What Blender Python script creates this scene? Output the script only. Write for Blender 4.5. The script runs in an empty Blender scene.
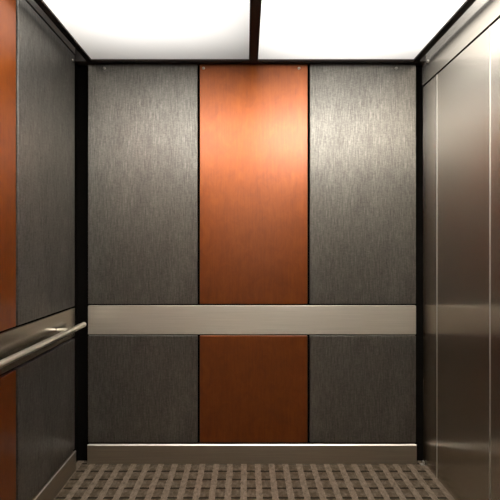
import bpy, bmesh, math
from mathutils import Vector, Matrix

S = bpy.context.scene
C = S.collection

# ------------------------------------------------------------------ camera
PX = 170.0            # pixels per metre on the back wall
D = 2.40              # camera to back wall panels
EYE = 1.27
cam_data = bpy.data.cameras.new('camera')
cam_data.sensor_width = 36.0
cam_data.lens = 36.0 * (PX * D) / 500.0
cam_data.shift_x = 4.0 / 500.0
cam_data.shift_y = -3.0 / 500.0
cam_data.clip_start = 0.01
cam = bpy.data.objects.new('camera', cam_data)
cam.location = (0, 0, EYE)
cam.rotation_euler = (math.radians(90), 0, 0)
C.objects.link(cam)
S.camera = cam

# ------------------------------------------------------------------ world, exposure
w = bpy.data.worlds.new('world')
S.world = w
w.use_nodes = True
w.node_tree.nodes['Background'].inputs[0].default_value = (0.0, 0.0, 0.0, 1)
w.node_tree.nodes['Background'].inputs[1].default_value = 0.0
S.view_settings.view_transform = 'Standard'
S.view_settings.look = 'None'
S.view_settings.gamma = 1
S.view_settings.use_curve_mapping = False
S.view_settings.exposure = 0.0
# watts of the lamps above the two ceiling diffusers: (whole length, strong front part)
LIGHT_LEFT = (16.0, 47.0)
LIGHT_RIGHT = (30.0, 88.0)

# ------------------------------------------------------------------ helpers
def add_box(bm, x0, x1, y0, y1, z0, z1, bevel=0.0, seg=2):
    r = bmesh.ops.create_cube(bm, size=1.0)
    vs = r['verts']
    for v in vs:
        v.co = Vector(((x0 + x1) / 2 + v.co.x * (x1 - x0),
                       (y0 + y1) / 2 + v.co.y * (y1 - y0),
                       (z0 + z1) / 2 + v.co.z * (z1 - z0)))
    if bevel > 0:
        es = list({e for v in vs for e in v.link_edges})
        bmesh.ops.bevel(bm, geom=es, offset=bevel, segments=seg, profile=0.5, affect='EDGES')

def add_lathe(bm, profile, origin, axis, n=20):
    """profile: (distance along axis, radius) pairs, closed at both ends"""
    q = Vector((0, 0, 1)).rotation_difference(Vector(axis))
    rings = []
    for (t, r) in profile:
        if r <= 1e-6:
            rings.append([bm.verts.new(Vector(origin) + q @ Vector((0, 0, t)))])
        else:
            rings.append([bm.verts.new(Vector(origin) + q @ Vector(
                (r * math.cos(2 * math.pi * k / n), r * math.sin(2 * math.pi * k / n), t)))
                for k in range(n)])
    for a, b in zip(rings, rings[1:]):
        for k in range(n):
            k2 = (k + 1) % n
            if len(a) == 1 and len(b) == 1:
                continue
            if len(a) == 1:
                bm.faces.new((a[0], b[k], b[k2]))
            elif len(b) == 1:
                bm.faces.new((a[k], b[0], a[k2]))
            else:
                bm.faces.new((a[k], b[k], b[k2], a[k2]))
    bmesh.ops.recalc_face_normals(bm, faces=bm.faces[:])

def obj(name, bm, m, parent=None, origin=None, smooth=False):
    me = bpy.data.meshes.new(name)
    o0 = Vector(origin) if origin else Vector((0, 0, 0))
    if origin:
        bmesh.ops.translate(bm, verts=bm.verts[:], vec=-o0)
    bm.to_mesh(me)
    bm.free()
    me.materials.append(m)
    if smooth:
        for p in me.polygons:
            p.use_smooth = True
    o = bpy.data.objects.new(name, me)
    C.objects.link(o)
    if parent is not None:
        o.parent = parent
        o.location = o0 - parent.location
    else:
        o.location = o0
    return o

def tag(o, label, cat, group=None):
    o['label'] = label
    o['category'] = cat
    if group:
        o['group'] = group
    return o

def thing(name, loc, label, cat, group=None):
    o = bpy.data.objects.new(name, None)
    o.location = loc
    o.empty_display_size = 0.05
    C.objects.link(o)
    return tag(o, label, cat, group)

def struct(name, boxes, m, bevel=0.0):
    bm = bmesh.new()
    for b in boxes:
        add_box(bm, *b, bevel=bevel)
    o = obj(name, bm, m)
    o['kind'] = 'structure'
    return o

# ------------------------------------------------------------------ materials
class NT:
    def __init__(self, name):
        self.m = bpy.data.materials.new(name)
        self.m.use_nodes = True
        self.t = self.m.node_tree
        self.b = self.t.nodes['Principled BSDF']
    def n(self, typ, **kw):
        nd = self.t.nodes.new(typ)
        for k, v in kw.items():
            setattr(nd, k, v)
        return nd
    def l(self, a, b):
        self.t.links.new(a, b)
    def coords(self, scale):
        tc = self.n('ShaderNodeTexCoord')
        mp = self.n('ShaderNodeMapping')
        mp.inputs['Scale'].default_value = scale
        self.l(tc.outputs['Object'], mp.inputs['Vector'])
        return mp.outputs['Vector']
    def noise(self, vec, scale=1.0, detail=4.0, rough=0.55, dist=0.0):
        nd = self.n('ShaderNodeTexNoise')
        nd.inputs['Scale'].default_value = scale
        nd.inputs['Detail'].default_value = detail
        nd.inputs['Roughness'].default_value = rough
        nd.inputs['Distortion'].default_value = dist
        self.l(vec, nd.inputs['Vector'])
        return nd.outputs[0]
    def math(self, op, a, b=None, c=None):
        nd = self.n('ShaderNodeMath', operation=op)
        for i, v in enumerate((a, b, c)):
            if v is None:
                continue
            if isinstance(v, (int, float)):
                nd.inputs[i].default_value = v
            else:
                self.l(v, nd.inputs[i])
        return nd.outputs[0]
    def ramp(self, fac, stops):
        nd = self.n('ShaderNodeValToRGB')
        el = nd.color_ramp.elements
        while len(el) < len(stops):
            el.new(0.5)
        for e, (p, c) in zip(el, stops):
            e.position = p
            e.color = (*c, 1)
        self.l(fac, nd.inputs[0])
        return nd.outputs[0]
    def mix(self, fac, a, b):
        nd = self.n('ShaderNodeMix', data_type='RGBA')
        if isinstance(fac, (int, float)):
            nd.inputs[0].default_value = fac
        else:
            self.l(fac, nd.inputs[0])
        for i, v in ((6, a), (7, b)):
            if isinstance(v, tuple):
                nd.inputs[i].default_value = (*v, 1)
            else:
                self.l(v, nd.inputs[i])
        return nd.outputs[2]
    def bump(self, h, strength, dist):
        nd = self.n('ShaderNodeBump')
        nd.inputs['Strength'].default_value = strength
        nd.inputs['Distance'].default_value = dist
        self.l(h, nd.inputs['Height'])
        self.l(nd.outputs[0], self.b.inputs['Normal'])
    def set(self, **kw):
        for k, v in kw.items():
            self.b.inputs[k.replace('_', ' ')].default_value = v

def simple(name, col, rough=0.5, metal=0.0, spec=0.5):
    k = NT(name)
    k.set(Base_Color=(*col, 1), Roughness=rough, Metallic=metal)
    k.b.inputs['Specular IOR Level'].default_value = spec
    return k.m

def laminate():
    k = NT('grey_laminate')
    fine = k.noise(k.coords((260, 260, 14)), 1, 3, 0.6)
    rip = k.noise(k.coords((70, 70, 150)), 1, 3, 0.6, 0.8)
    broad = k.noise(k.coords((9, 9, 2.2)), 1, 4, 0.6)
    f = k.math('ADD', k.math('MULTIPLY', fine, 0.5), k.math('MULTIPLY', rip, 0.3))
    f = k.math('ADD', f, k.math('MULTIPLY', broad, 0.2))
    col = k.ramp(f, [(0.34, (0.085, 0.080, 0.071)), (0.5, (0.155, 0.146, 0.130)), (0.66, (0.25, 0.236, 0.213))])
    k.l(col, k.b.inputs['Base Color'])
    k.l(k.ramp(f, [(0.35, (0.46,) * 3), (0.65, (0.37,) * 3)]), k.b.inputs['Roughness'])
    k.set(Metallic=0.9)
    k.set(Anisotropic=0.68)
    tv = k.n('ShaderNodeCombineXYZ')          # vertical fibres spread highlights sideways
    tv.inputs[0].default_value = 1.0
    tv.inputs[1].default_value = 1.0
    k.l(tv.outputs[0], k.b.inputs['Tangent'])
    k.bump(f, 0.35, 0.002)
    return k.m

def cherry():
    k = NT('cherry_veneer')
    grain = k.noise(k.coords((120, 120, 7)), 1, 4, 0.6, 0.3)
    blotch = k.noise(k.coords((15, 15, 10)), 1, 6, 0.65, 0.6)
    f = k.math('ADD', k.math('MULTIPLY', grain, 0.35), k.math('MULTIPLY', blotch, 0.65))
    col = k.ramp(f, [(0.32, (0.225, 0.046, 0.002)), (0.5, (0.29, 0.063, 0.002)), (0.68, (0.35, 0.084, 0.004))])
    k.l(col, k.b.inputs['Base Color'])
    k.set(Roughness=0.455, Metallic=0.96)      # lit wood fibres glint in the wood's own colour
    k.b.inputs['Coat Weight'].default_value = 0.7
    k.set(Anisotropic=0.68)
    tv = k.n('ShaderNodeCombineXYZ')          # vertical fibres spread highlights sideways
    tv.inputs[0].default_value = 1.0
    tv.inputs[1].default_value = 1.0
    k.l(tv.outputs[0], k.b.inputs['Tangent'])
    k.b.inputs['Coat IOR'].default_value = 1.62
    k.b.inputs['Coat Roughness'].default_value = 0.28
    k.b.inputs['Specular IOR Level'].default_value = 0.1
    return k.m

def brushed(name, col, rough, vertical, tint=0.12):
    k = NT(name)
    sc = (160, 160, 3) if vertical else (3, 3, 260)
    f = k.noise(k.coords(sc), 1, 4, 0.6)
    lo = tuple(c * (1 - tint) for c in col)
    hi = tuple(min(1, c * (1 + tint)) for c in col)
    k.l(k.ramp(f, [(0.35, lo), (0.65, hi)]), k.b.inputs['Base Color'])
    k.set(Metallic=1.0)
    k.l(k.ramp(f, [(0.3, (rough * 1.1,) * 3), (0.7, (rough * 0.9,) * 3)]), k.b.inputs['Roughness'])
    return k

def polished():
    """sheet steel with a clear reflection and a wide soft one"""
    k = brushed('polished_steel', (0.24, 0.21, 0.175), 0.10, True, 0.05)
    out = k.t.nodes['Material Output']
    g = k.n('ShaderNodeBsdfAnisotropic')
    g.inputs['Color'].default_value = (0.57, 0.53, 0.47, 1)
    g.inputs['Roughness'].default_value = 0.27
    g.inputs['Anisotropy'].default_value = 0.7
    tv = k.n('ShaderNodeCombineXYZ')          # brushed upright, so highlights spread sideways
    tv.inputs[2].default_value = 1.0
    k.l(tv.outputs[0], g.inputs['Tangent'])
    mx = k.n('ShaderNodeMixShader')
    mx.inputs[0].default_value = 0.9
    k.l(k.b.outputs[0], mx.inputs[1])
    k.l(g.outputs[0], mx.inputs[2])
    k.l(mx.outputs[0], out.inputs[0])
    return k.m

def carpet():
    k = NT('woven_carpet')
    tc = k.n('ShaderNodeTexCoord')
    sp = k.n('ShaderNodeSeparateXYZ')
    k.l(tc.outputs['Object'], sp.inputs[0])
    wob = k.noise(k.coords((60, 60, 60)), 1, 2, 0.5)
    wv = k.math('MULTIPLY', k.math('SUBTRACT', wob, 0.5), 0.010)
    X = k.math('ADD', sp.outputs[0], wv)
    Y = k.math('ADD', sp.outputs[1], wv)
    px, py = 0.0805, 0.0815
    u = k.math('FRACT', k.math('ADD', k.math('MULTIPLY', X, 1 / px), 100 + 0.5 - 0.028 / px))
    v = k.math('FRACT', k.math('ADD', k.math('MULTIPLY', Y, 1 / py), 100 + 0.5 - 2.310 / py))
    du = k.math('ABSOLUTE', k.math('SUBTRACT', u, 0.5))
    dv = k.math('ABSOLUTE', k.math('SUBTRACT', v, 0.5))
    block = k.math('LESS_THAN', du, 0.29)
    dash = k.math('MULTIPLY', k.math('LESS_THAN', du, 0.30), k.math('LESS_THAN', dv, 0.095))
    pile = k.noise(k.coords((420, 420, 420)), 1, 2, 0.7)
    yarn = k.noise(k.coords((60, 34, 1)), 1, 3, 0.7)
    ff = k.math('ADD', k.math('MULTIPLY', pile, 0.45), k.math('MULTIPLY', yarn, 0.55))
    dark = k.ramp(ff, [(0.35, (0.026, 0.019, 0.011)), (0.65, (0.080, 0.060, 0.038))])
    light = k.ramp(ff, [(0.35, (0.055, 0.042, 0.030)), (0.65, (0.175, 0.138, 0.103))])
    patch = k.noise(k.coords((26, 19, 1)), 1, 2, 0.6)
    blk = k.math('MULTIPLY', block, k.ramp(patch, [(0.35, (0.55,) * 3), (0.6, (1.0,) * 3)]))
    col = k.mix(blk, light, dark)
    col = k.mix(k.math('MULTIPLY', dash, 0.95), col, (0.012, 0.007, 0.004))
    k.l(col, k.b.inputs['Base Color'])
    k.set(Roughness=0.95)
    k.b.inputs['Specular IOR Level'].default_value = 0.1
    h = k.math('SUBTRACT', k.math('ADD', k.math('MULTIPLY', pile, 0.5), 0.5), k.math('MULTIPLY', dash, 0.5))
    k.bump(h, 0.6, 0.004)
    return k.m

def diffuser(name):
    k = NT(name)
    out = k.t.nodes['Material Output']
    tr = k.n('ShaderNodeBsdfTranslucent')
    tr.inputs['Color'].default_value = (0.90, 0.885, 0.85, 1)
    k.l(tr.outputs[0], out.inputs[0])
    k.t.nodes.remove(k.b)
    return k.m

M_lam = laminate()
M_wood = cherry()
M_band = brushed('brushed_steel_band', (0.57, 0.525, 0.455), 0.46, False, 0.05).m
M_side = brushed('smooth_steel_band', (0.46, 0.42, 0.36), 0.22, False, 0.05).m
M_base = brushed('brushed_steel_skirting', (0.29, 0.242, 0.185), 0.5, False, 0.05).m
M_rail = brushed('satin_steel', (0.80, 0.75, 0.68), 0.32, False, 0.04).m
M_edge = simple('bright_steel_edge', (0.55, 0.52, 0.47), 0.42, 1.0)
M_pol = polished()
M_black = simple('black_lining', (0.004, 0.0035, 0.003), 0.8, 0.0, 0.0)
M_frame = simple('dark_bronze_frame', (0.026, 0.021, 0.018), 0.5, 0.0, 0.2)
M_white = simple('white_paint', (0.75, 0.74, 0.70), 0.6)
M_carpet = carpet()
M_diff = diffuser('opal_diffuser')

# ------------------------------------------------------------------ the setting
XL, XR = -0.976, 1.047          # faces of the left panels and of the right steel
YF = -0.55                      # inside of the front wall
ZC = 2.78                       # upper ceiling
ZB = 2.346                      # underside of the dark ceiling bars
struct('floor', [(XL - 0.07, XR + 0.07, YF - 0.06, D + 0.08, -0.06, 0.0)], M_carpet)
struct('wall_back', [(XL - 0.07, XR + 0.07, D + 0.026, D + 0.08, 0.0, ZC)], M_black)
struct('wall_left', [(XL - 0.07, XL - 0.026, YF, D + 0.026, 0.0, ZC)], M_black)
struct('wall_right', [(XR + 0.014, XR + 0.07, YF, D + 0.022, 0.0, ZC)], M_black)
struct('ceiling', [(XL - 0.07, XR + 0.07, YF - 0.06, D + 0.08, ZC, ZC + 0.05)], M_white)
# front wall behind the viewer, with a closed pair of doors
struct('wall_front', [(XL - 0.022, -0.50, YF - 0.06, YF, 0.0, ZC), (0.57, XR + 0.014, YF - 0.06, YF, 0.0, ZC),
                      (-0.50, 0.57, YF - 0.06, YF, 2.12, ZC)], M_frame)
struct('door_1', [(-0.50, 0.033, YF - 0.05, YF - 0.02, 0.0, 2.12)], M_band)
struct('door_2', [(0.037, 0.57, YF - 0.05, YF - 0.02, 0.0, 2.12)], M_band)

# skirting with a bright top edge
def skirting(name, a, edge):
    o = struct(name, [a], M_base)
    bm = bmesh.new()
    vs = [bm.verts.new(p) for p in edge]
    bm.faces.new((vs[0], vs[1], vs[2])); bm.faces.new((vs[3], vs[5], vs[4]))
    bm.faces.new((vs[0], vs[3], vs[4], vs[1])); bm.faces.new((vs[1], vs[4], vs[5], vs[2]))
    bm.faces.new((vs[2], vs[5], vs[3], vs[0]))
    bmesh.ops.recalc_face_normals(bm, faces=bm.faces[:])
    e = obj('top_edge', bm, M_edge, o)
    e['label'] = 'bright polished sloping top edge'
    return o
XB0, XB1 = -0.929, 1.000        # span of the back panels
YL1 = 2.325
def wedge_back(x, y, z):
    return [(x[0], y, z), (x[0], y + 0.005, z + 0.005), (x[0], y + 0.005, z),
            (x[1], y, z), (x[1], y + 0.005, z + 0.005), (x[1], y + 0.005, z)]
def wedge_left(x, y, z):
    return [(x, y[0], z), (x - 0.005, y[0], z + 0.005), (x - 0.005, y[0], z),
            (x, y[1], z), (x - 0.005, y[1], z + 0.005), (x - 0.005, y[1], z)]
skirting('baseboard_back', (XB0, XB1, D - 0.010, D + 0.022, 0.0, 0.107), wedge_back((XB0, XB1), D - 0.010, 0.107))
skirting('baseboard_left', (XL - 0.022, XL + 0.008, YF, YL1, 0.0, 0.107), wedge_left(XL + 0.008, (YF, YL1), 0.107))

# dark bars carrying the ceiling lights
BX = dict(l0=-0.926, l1=-0.894, c0=0.017, c1=0.069, r0=0.969, r1=1.005)
YB = D - 0.035
ZS = ZB + 0.012                 # diffuser sheets lie on the bars
struct('trim_1', [(BX['l0'], BX['l1'], YF, YB, ZB, ZB + 0.011)], M_frame, 0.002)
struct('trim_2', [(BX['c0'], BX['c1'], YF, YB, ZB, ZB + 0.011),
                  (0.040, 0.046, YF, YB, ZB + 0.008, ZC)], M_frame, 0.002)  # unseen web above the bar, added to keep left and right lamp light apart
struct('trim_3', [(BX['r0'], BX['r1'], YF, YB, ZB, ZB + 0.011)], M_frame, 0.002)
struct('trim_4', [(XL - 0.02, XR + 0.013, YB, D + 0.021, ZB, ZC)], M_frame, 0.002)
# steel strip along the top of the left wall
t5 = struct('trim_5', [(XL - 0.022, XL + 0.002, YF, YL1, 2.370, ZC)], M_rail)

# ------------------------------------------------------------------ ceiling lights
def ceiling_light(x0, x1, watts, back, label):
    y0, y1 = YF + 0.01, YB - 0.002
    cx, cy = (x0 + x1) / 2, (y0 + y1) / 2
    root = thing('ceiling_light', (cx, cy, ZS), label, 'ceiling light', 'lit ceiling panels')
    bm = bmesh.new()
    vs = [bm.verts.new(p) for p in ((x0, y0, ZS), (x1, y0, ZS), (x1, y1, ZS), (x0, y1, ZS))]
    bm.faces.new(vs)
    obj('diffuser', bm, M_diff, root)
    for wt, (a, b) in zip(watts, ((-0.40, back), (-0.35, 1.40))):
        ld = bpy.data.lights.new('lamp', 'AREA')
        ld.shape = 'RECTANGLE'
        ld.size = 0.82
        ld.size_y = b - a
        ld.energy = wt
        ld.color = (1.0, 0.985, 0.97)
        lo = bpy.data.objects.new('lamp', ld)
        C.objects.link(lo)
        lo.parent = root
        lo.location = (0, (a + b) / 2 - cy, 0.30 if b > 2 else 0.27)
    return root
ceiling_light(BX['l0'] + 0.004, 0.039, LIGHT_LEFT, 2.14,
              'dimmer cream lit ceiling panel left of the dark middle bar')
ceiling_light(0.047, BX['r1'] - 0.004, LIGHT_RIGHT, 2.20,
              'brighter white lit ceiling panel right of the dark middle bar')

# ------------------------------------------------------------------ wall panels
Z_LO0, Z_LO1 = 0.120, 0.748
Z_BD0, Z_BD1 = 0.756, 0.925
Z_UP0, Z_UP1 = 0.934, 2.362
def screw(parent, origin, axis):
    bm = bmesh.new()
    add_lathe(bm, [(0, 0.0), (0, 0.0085), (0.004, 0.0085), (0.007, 0.006), (0.0082, 0.0)], origin, axis, 14)
    return obj('screw', bm, M_edge, parent, smooth=True)

def panel(name, box, m, label, group, screws=(), axis=(0, -1, 0), cat='wall panel'):
    x0, x1, y0, y1, z0, z1 = box
    org = ((x0 + x1) / 2, (y0 + y1) / 2, z0)
    bm = bmesh.new()
    add_box(bm, *box, bevel=0.002)
    o = obj(name, bm, m, origin=org)
    tag(o, label, cat, group)
    for s in screws:
        sc = screw(o, s, axis)
        sc['label'] = 'small bright screw head'
    return o

def bx(x):
    return (x - 246.0) / PX
Zs = EYE + (247 - 68.3) / PX
back = [(bx(88), bx(197.3), M_lam, 'grey laminate', 'on the back wall left of the wood', [104.5], 'left'),
        (bx(199.8), bx(307.5), M_wood, 'orange cherry wood', 'in the middle of the back wall', [203.5, 299], 'mid'),
        (bx(310), bx(416), M_lam, 'grey laminate', 'on the back wall right of the wood', [396.3], 'right')]
for x0, x1, m, look, where, scs, k in back:
    nm = 'wood_panel' if m is M_wood else 'laminate_panel'
    grp = 'orange wood wall panels' if m is M_wood else 'grey laminate wall panels'
    panel(nm, (x0, x1, D, D + 0.022, Z_UP0, ZB - 0.001), m,
          'tall %s panel %s, above the band' % (look, where), grp,
          [(bx(s), D + 0.0005, Zs) for s in scs])
for x0, x1, m, look, where, scs, k in back:
    nm = 'wood_panel' if m is M_wood else 'laminate_panel'
    grp = 'orange wood wall panels' if m is M_wood else 'grey laminate wall panels'
    panel(nm, (x0, x1, D, D + 0.022, Z_LO0, Z_LO1), m,
          'low %s panel %s, below the band' % (look, where), grp)

left = [(1.748, YL1, M_lam, 'grey laminate', 'on the left wall beside the back corner'),
        (1.119, 1.732, M_wood, 'orange cherry wood', 'at the left edge on the left wall'),
        (0.490, 1.103, M_lam, 'grey laminate', 'on the left wall past the wood')]
for y0, y1, m, look, where in left:
    nm = 'wood_panel' if m is M_wood else 'laminate_panel'
    grp = 'orange wood wall panels' if m is M_wood else 'grey laminate wall panels'
    panel(nm, (XL - 0.022, XL, y0, y1, Z_UP0, Z_UP1), m, 'tall %s panel %s, above the handrail' % (look, where), grp,
          [(XL - 0.0005, y1 - 0.03, Zs)] if y1 == YL1 else (), (1, 0, 0))
    panel(nm, (XL - 0.022, XL, y0, y1, Z_LO0, Z_LO1), m, 'low %s panel %s, under the handrail' % (look, where), grp)
panel('steel_sheet', (XL - 0.022, XL, YF + 0.002, 0.475, 0.120, Z_UP1), M_band,
      'full-height brushed steel panel on the left wall next to the doors', 'steel wall panels')

panel('steel_band', (XB0, XB1, D - 0.002, D + 0.022, Z_BD0, Z_BD1), M_band,
      'long brushed steel band running across the back wall between the panels', 'steel bands', cat='wall band')
panel('steel_band', (XL - 0.022, XL + 0.002, 0.490, YL1, Z_BD0 + 0.006, Z_BD1), M_side,
      'brushed steel band on the left wall behind the handrail', 'steel bands', cat='wall band')

# right wall: polished steel sheets with bright seams, steel header above
ZH = 2.222
ys = [D + 0.020, 2.237, 1.751, 1.265, 0.779, 0.293, YF + 0.002]
lab = ['narrow polished steel panel in the right wall beside the back corner',
       'wide polished steel panel in the right wall between two bright seams',
       'polished steel panel at the right edge of the view, right of the outer seam',
       'polished steel panel of the right wall, fourth from the back corner',
       'polished steel panel of the right wall, fifth from the back corner',
       'polished steel panel of the right wall next to the doors']
for i in range(6):
    o = panel('steel_sheet', (XR, XR + 0.013, ys[i + 1] + 0.004, ys[i] - 0.004, 0.003, ZH - 0.006), M_pol, lab[i],
              'steel wall panels')
    if i < 5:
        y = ys[i + 1]
        bm = bmesh.new()
        add_box(bm, XR - 0.002, XR + 0.013, y - 0.0035, y + 0.0035, 0.003, ZH - 0.006, 0.0015)
        s = obj('seam_strip', bm, M_edge, o, origin=(XR, y, 0.003))
        s.location = Vector((XR, y, 0.003)) - o.location
        s['label'] = 'bright narrow seam strip'
h = panel('steel_header', (XR - 0.004, XR + 0.013, YF + 0.002, D + 0.018, ZH, ZC - 0.002), M_pol,
          'brushed steel header along the top of the right wall under the ceiling', None, cat='header')
sc = screw(h, (XR - 0.0035, 2.335, EYE + (247 - 64.5) / PX - 0.01), (-1, 0, 0))
sc['label'] = 'small bright screw head'

# ------------------------------------------------------------------ handrail
RX, RZ, RR = XL + 0.060, 0.832, 0.0145
hr = thing('handrail', (XL, 1.4, RZ), 'round satin steel handrail fixed along the left wall', 'handrail')
bm = bmesh.new()
prof = [(0, 0)]
ya, yb = 0.56, 2.312
L = yb - ya
for k in range(1, 7):
    a = math.pi / 2 * k / 6
    prof.append((RR * 0.6 * (1 - math.cos(a)), RR * math.sin(a)))
for k in range(6, 0, -1):
    a = math.pi / 2 * k / 6
    prof.append((L - RR * 0.6 * (1 - math.cos(a)), RR * math.sin(a)))
prof.append((L, 0))
add_lathe(bm, prof, (RX, ya, RZ), (0, 1, 0), 28)
obj('rail', bm, M_rail, hr, smooth=True)
for y in (2.10, 1.44, 0.78):
    bm = bmesh.new()
    add_lathe(bm, [(0, 0), (0, 0.0075), (0.05, 0.0075), (0.05, 0)], (XL + 0.004, y, RZ + 0.012), (1, 0, 0), 16)
    b = obj('bracket', bm, M_rail, hr, smooth=False)

# ------------------------------------------------------------------ small bright clip in the corner
bm = bmesh.new()
add_box(bm, 1.018, 1.040, 2.372, 2.392, 0.0, 0.004, 0.001)
add_box(bm, 1.034, 1.040, 2.372, 2.392, 0.003, 0.020, 0.001)
cl = obj('corner_clip', bm, M_edge, origin=(1.03, 2.38, 0.0))
tag(cl, 'tiny bright metal clip on the carpet in the right back corner', 'clip')
